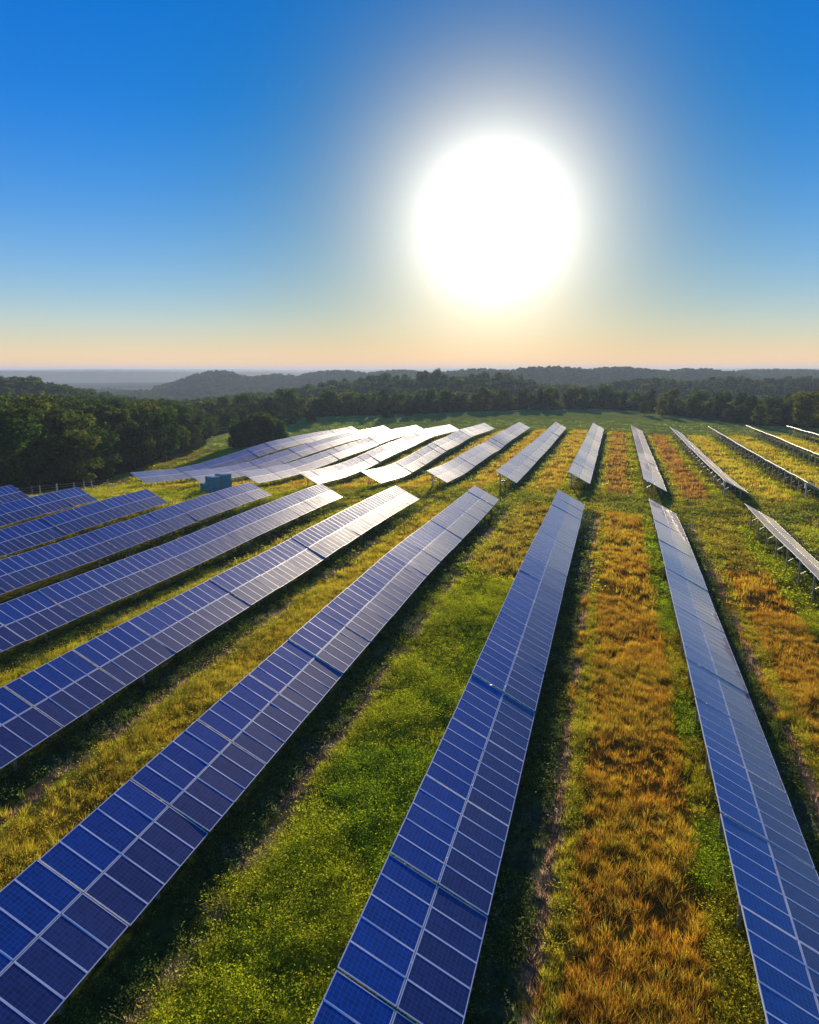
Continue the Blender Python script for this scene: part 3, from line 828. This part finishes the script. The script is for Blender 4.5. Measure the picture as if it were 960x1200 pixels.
# ---------------------------------------------------------------- distant woods (stuff, instanced crowns)
def scatter_forest(name, pts, protos, label):
    root = bpy.data.objects.new(name, None)
    V = np.array([(p[0], p[1], p[2]) for p in pts], np.float32)
    me = bpy.data.meshes.new(name); me.vertices.add(len(V)); me.vertices.foreach_set('co', V.ravel())
    for an, vals in (('sc', [p[3] for p in pts]), ('rz', [p[4] for p in pts])):
        a = me.attributes.new(an, 'FLOAT', 'POINT'); a.data.foreach_set('value', np.array(vals, np.float32))
    me.update()
    o = bpy.data.objects.new(name, me); link(o); tag(o, label, 'forest', kind='stuff')
    ng = bpy.data.node_groups.new(name, 'GeometryNodeTree')
    ng.interface.new_socket('Geometry', in_out='INPUT', socket_type='NodeSocketGeometry')
    ng.interface.new_socket('Geometry', in_out='OUTPUT', socket_type='NodeSocketGeometry')
    gi = ng.nodes.new('NodeGroupInput'); go = ng.nodes.new('NodeGroupOutput')
    jn = ng.nodes.new('GeometryNodeJoinGeometry')
    for q, pm in enumerate(protos):
        po = bpy.data.objects.new('crown_source', pm)      # never linked to the scene: only read by the node
        oi = ng.nodes.new('GeometryNodeObjectInfo'); oi.inputs['Object'].default_value = po
        oi.inputs['As Instance'].default_value = True
        ip = ng.nodes.new('GeometryNodeInstanceOnPoints')
        ng.links.new(gi.outputs[0], ip.inputs['Points']); ng.links.new(oi.outputs['Geometry'], ip.inputs['Instance'])
        ix = ng.nodes.new('GeometryNodeInputIndex'); md = ng.nodes.new('ShaderNodeMath'); md.operation = 'MODULO'
        ng.links.new(ix.outputs[0], md.inputs[0]); md.inputs[1].default_value = len(protos)
        cp = ng.nodes.new('ShaderNodeMath'); cp.operation = 'COMPARE'; ng.links.new(md.outputs[0], cp.inputs[0]); cp.inputs[1].default_value = q; cp.inputs[2].default_value = .1
        ng.links.new(cp.outputs[0], ip.inputs['Selection'])
        s_ = ng.nodes.new('GeometryNodeInputNamedAttribute'); s_.data_type = 'FLOAT'; s_.inputs[0].default_value = 'sc'
        r_ = ng.nodes.new('GeometryNodeInputNamedAttribute'); r_.data_type = 'FLOAT'; r_.inputs[0].default_value = 'rz'
        cb = ng.nodes.new('ShaderNodeCombineXYZ'); ng.links.new(r_.outputs[0], cb.inputs[2])
        ng.links.new(cb.outputs[0], ip.inputs['Rotation']); ng.links.new(s_.outputs[0], ip.inputs['Scale'])
        ng.links.new(ip.outputs[0], jn.inputs[0])
    ng.links.new(jn.outputs[0], go.inputs[0])
    md = o.modifiers.new('scatter', 'NODES'); md.node_group = ng
    return o
FOREST = [crown_mesh('forest_crown', 400+i, 13, 5.5, 900, .8, M_LEAF, z0=.05) for i in range(5)]
cand = rng.uniform(0, 1, (60000, 2))
aa = np.radians(-50+cand[:, 0]*72) ; dd = np.sqrt(330**2+cand[:, 1]*(1900**2-330**2))
fx_, fy_ = np.sin(aa)*dd, np.cos(aa)*dd
sel = (dd > 430) | (fy_ > far_edge(fx_)+38) | (fx_ < -165)
sel &= (fx_ < wood_edge(fy_)-55) | (fy_ > 300)
hz = ground_z(fx_, fy_)
dens = np.where(dd < 900, 1.0, .75)
# keep open valley between the hills beyond 800 m
sel &= ~((dd > 900) & (hz < CAMH-40)) | (fbm(fx_, fy_, 200, 8) > .5)
# thin: poisson-like grid
cell = {}
pts = []
for i in np.nonzero(sel)[0]:
    g = 7.5 if dd[i] < 800 else 10
    key = (int(fx_[i]//g), int(fy_[i]//g))
    if key in cell: continue
    cell[key] = 1
    pts.append((fx_[i], fy_[i], hz[i]-1.0, random.uniform(.75, 1.15), random.uniform(0, 6.28)))
print('forest trees', len(pts))
scatter_forest('forest', pts, FOREST, 'dense dark woodland covering the hills beyond the field')

# ---------------------------------------------------------------- grass
def grass_object(name, label, cat, n_target, region, want, blades, hgt, wid, spread, lean, seed, leafy=False, csz=1.0):
    r_ = np.random.default_rng(seed)
    x = r_.uniform(region[0], region[1], n_target); y = r_.uniform(region[2], region[3], n_target)
    a = np.arctan2(x, y)-YAW
    keep = (np.abs(a) < R(42)) & (x > wood_edge(y)+1) & (y < far_edge(x))
    x, y = x[keep], y[keep]
    c, dry, clo = cover(x, y)
    w = {'dry': dry, 'clo': clo}[want]
    cn = .6*vnoise(x, y, csz, seed+2)+.4*vnoise(x, y, csz*.4, seed+3)
    cn = sstep(.30, .62, cn)
    bare = sstep(.30, .45, vnoise(x, y, 3.3, seed+21))*.75+.25
    clump = (.12+1.0*cn)*bare
    k = r_.uniform(0, 1, len(x)) < w*clump
    # under the tables nothing shows
    x, y, c, w, cn = x[k], y[k], c[k], w[k], cn[k]
    z = ground_z(x, y)
    n = len(x); B = blades
    ph = r_.uniform(0, 6.283, (n, B)); rad = np.sqrt(r_.uniform(0, 1, (n, B)))*spread
    clh = (.45+.95*cn)*(.75+.5*vnoise(x, y, 2.5, seed+5))
    tip = vnoise(x, y, 1.1, seed+9); c = c*(.55+.75*cn)[:, None]
    c = c*(1-.35*sstep(.55,.8,tip)[:, None]) + np.array((.50,.62,.03) if leafy else (.80,.52,.03))*(.30*sstep(.55,.8,tip)*(.5+.5*w))[:, None]
    h = hgt*r_.uniform(.5, 1.25, (n, B))*clh[:, None]*(.75+.5*w[:, None])
    bx = x[:, None]+np.cos(ph)*rad; by = y[:, None]+np.sin(ph)*rad; bz = np.repeat(z[:, None], B, 1)
    la = ph+r_.normal(0, .8, (n, B)); ll = h*np.abs(r_.normal(0, lean, (n, B)))
    pa = r_.uniform(0, 6.283, (n, B)); ww = wid*r_.uniform(.6, 1.4, (n, B))
    px_, py_ = np.cos(pa)*ww/2, np.sin(pa)*ww/2
    if leafy:
        t = r_.uniform(.4, 1.1, (n, B))   # leaf tips floating on hidden stems
        cx = bx+np.cos(la)*ll; cy = by+np.sin(la)*ll; cz = bz+h*t
        tl = ww*1.1
        v = np.stack([np.stack([cx-px_, cy-py_, cz-ww*.25], -1), np.stack([cx+px_, cy+py_, cz+ww*.1*r_.normal(size=(n, B))], -1),
                      np.stack([cx+np.cos(la)*tl, cy+np.sin(la)*tl, cz+tl*.45], -1)], 2)
    else:
        v = np.stack([np.stack([bx-px_, by-py_, bz-.03], -1), np.stack([bx+px_, by+py_, bz-.03], -1),
                      np.stack([bx+np.cos(la)*ll, by+np.sin(la)*ll, bz+h], -1)], 2)
    v = v.reshape(-1, 3)
    var = r_.uniform(.6, 1.35, (n, B, 1))*(.45+1.2*r_.uniform(0, 1, (n, 1, 1))); hue = r_.normal(0, .10, (n, B))
    cc = c[:, None, :]*var; cc[..., 0] *= 1+hue; cc[..., 1] *= 1-hue*.5
    cc = np.clip(np.repeat(cc.reshape(-1, 3), 3, 0), 0, .8)
    f = np.arange(len(v)).reshape(-1, 3)
    print(name, n, len(f))
    o = bpy.data.objects.new(name, np_mesh(name, v, f, M_GRASS, cols=cc))
    link(o); tag(o, label, cat, kind='stuff'); return o
grass_object('dry_grass', 'tall golden and orange dry grass between the nearest panel rows', 'grass', 330000, (-45, 40, 10, 62), 'dry', 14, .23, .024, .12, .6, 1, csz=.34)
grass_object('green_plants', 'low leafy green clover and weeds between the nearest panel rows', 'plants', 290000, (-45, 40, 10, 62), 'clo', 18, .34, .048, .13, .5, 2, leafy=True, csz=.42)
grass_object('dry_grass', 'golden dry grass further along the near panel rows', 'grass', 190000, (-100, 60, 62, 125), 'dry', 9, .30, .05, .22, .5, 3, csz=.8)
grass_object('green_plants', 'yellow-green low plants around the lane between the panel blocks', 'plants', 170000, (-108, 60, 62, 125), 'clo', 9, .36, .12, .28, .5, 4, leafy=True, csz=1.1)
grass_object('dry_grass', 'brown and golden grass between the far panel rows', 'grass', 130000, (-100, 75, 125, 246), 'dry', 6, .36, .13, .45, .4, 6, csz=1.6)
grass_object('green_plants', 'bright low green growth beside the far panel rows', 'plants', 90000, (-130, 75, 125, 300), 'clo', 6, .3, .22, .5, .5, 8, leafy=True, csz=3.0)

# ---------------------------------------------------------------- haze
mt, t, o = new_mat('haze')
pv = t.nodes.new('ShaderNodeVolumePrincipled')
pv.inputs['Color'].default_value = (.60, .76, 1.0, 1); pv.inputs['Density'].default_value = .0002
pv.inputs['Anisotropy'].default_value = .15
t.links.new(pv.outputs[0], o.inputs['Volume'])
b = MB(); zt = CAMH+30; zb = float(Zg.min())-9; b.box((0, 0, (zt+zb)/2), (17400, 17400, zt-zb))
hz_o = bpy.data.objects.new('haze', b.mesh('haze', mt)); link(hz_o); tag(hz_o, 'pale morning haze over the valley and hills', 'haze', kind='stuff')
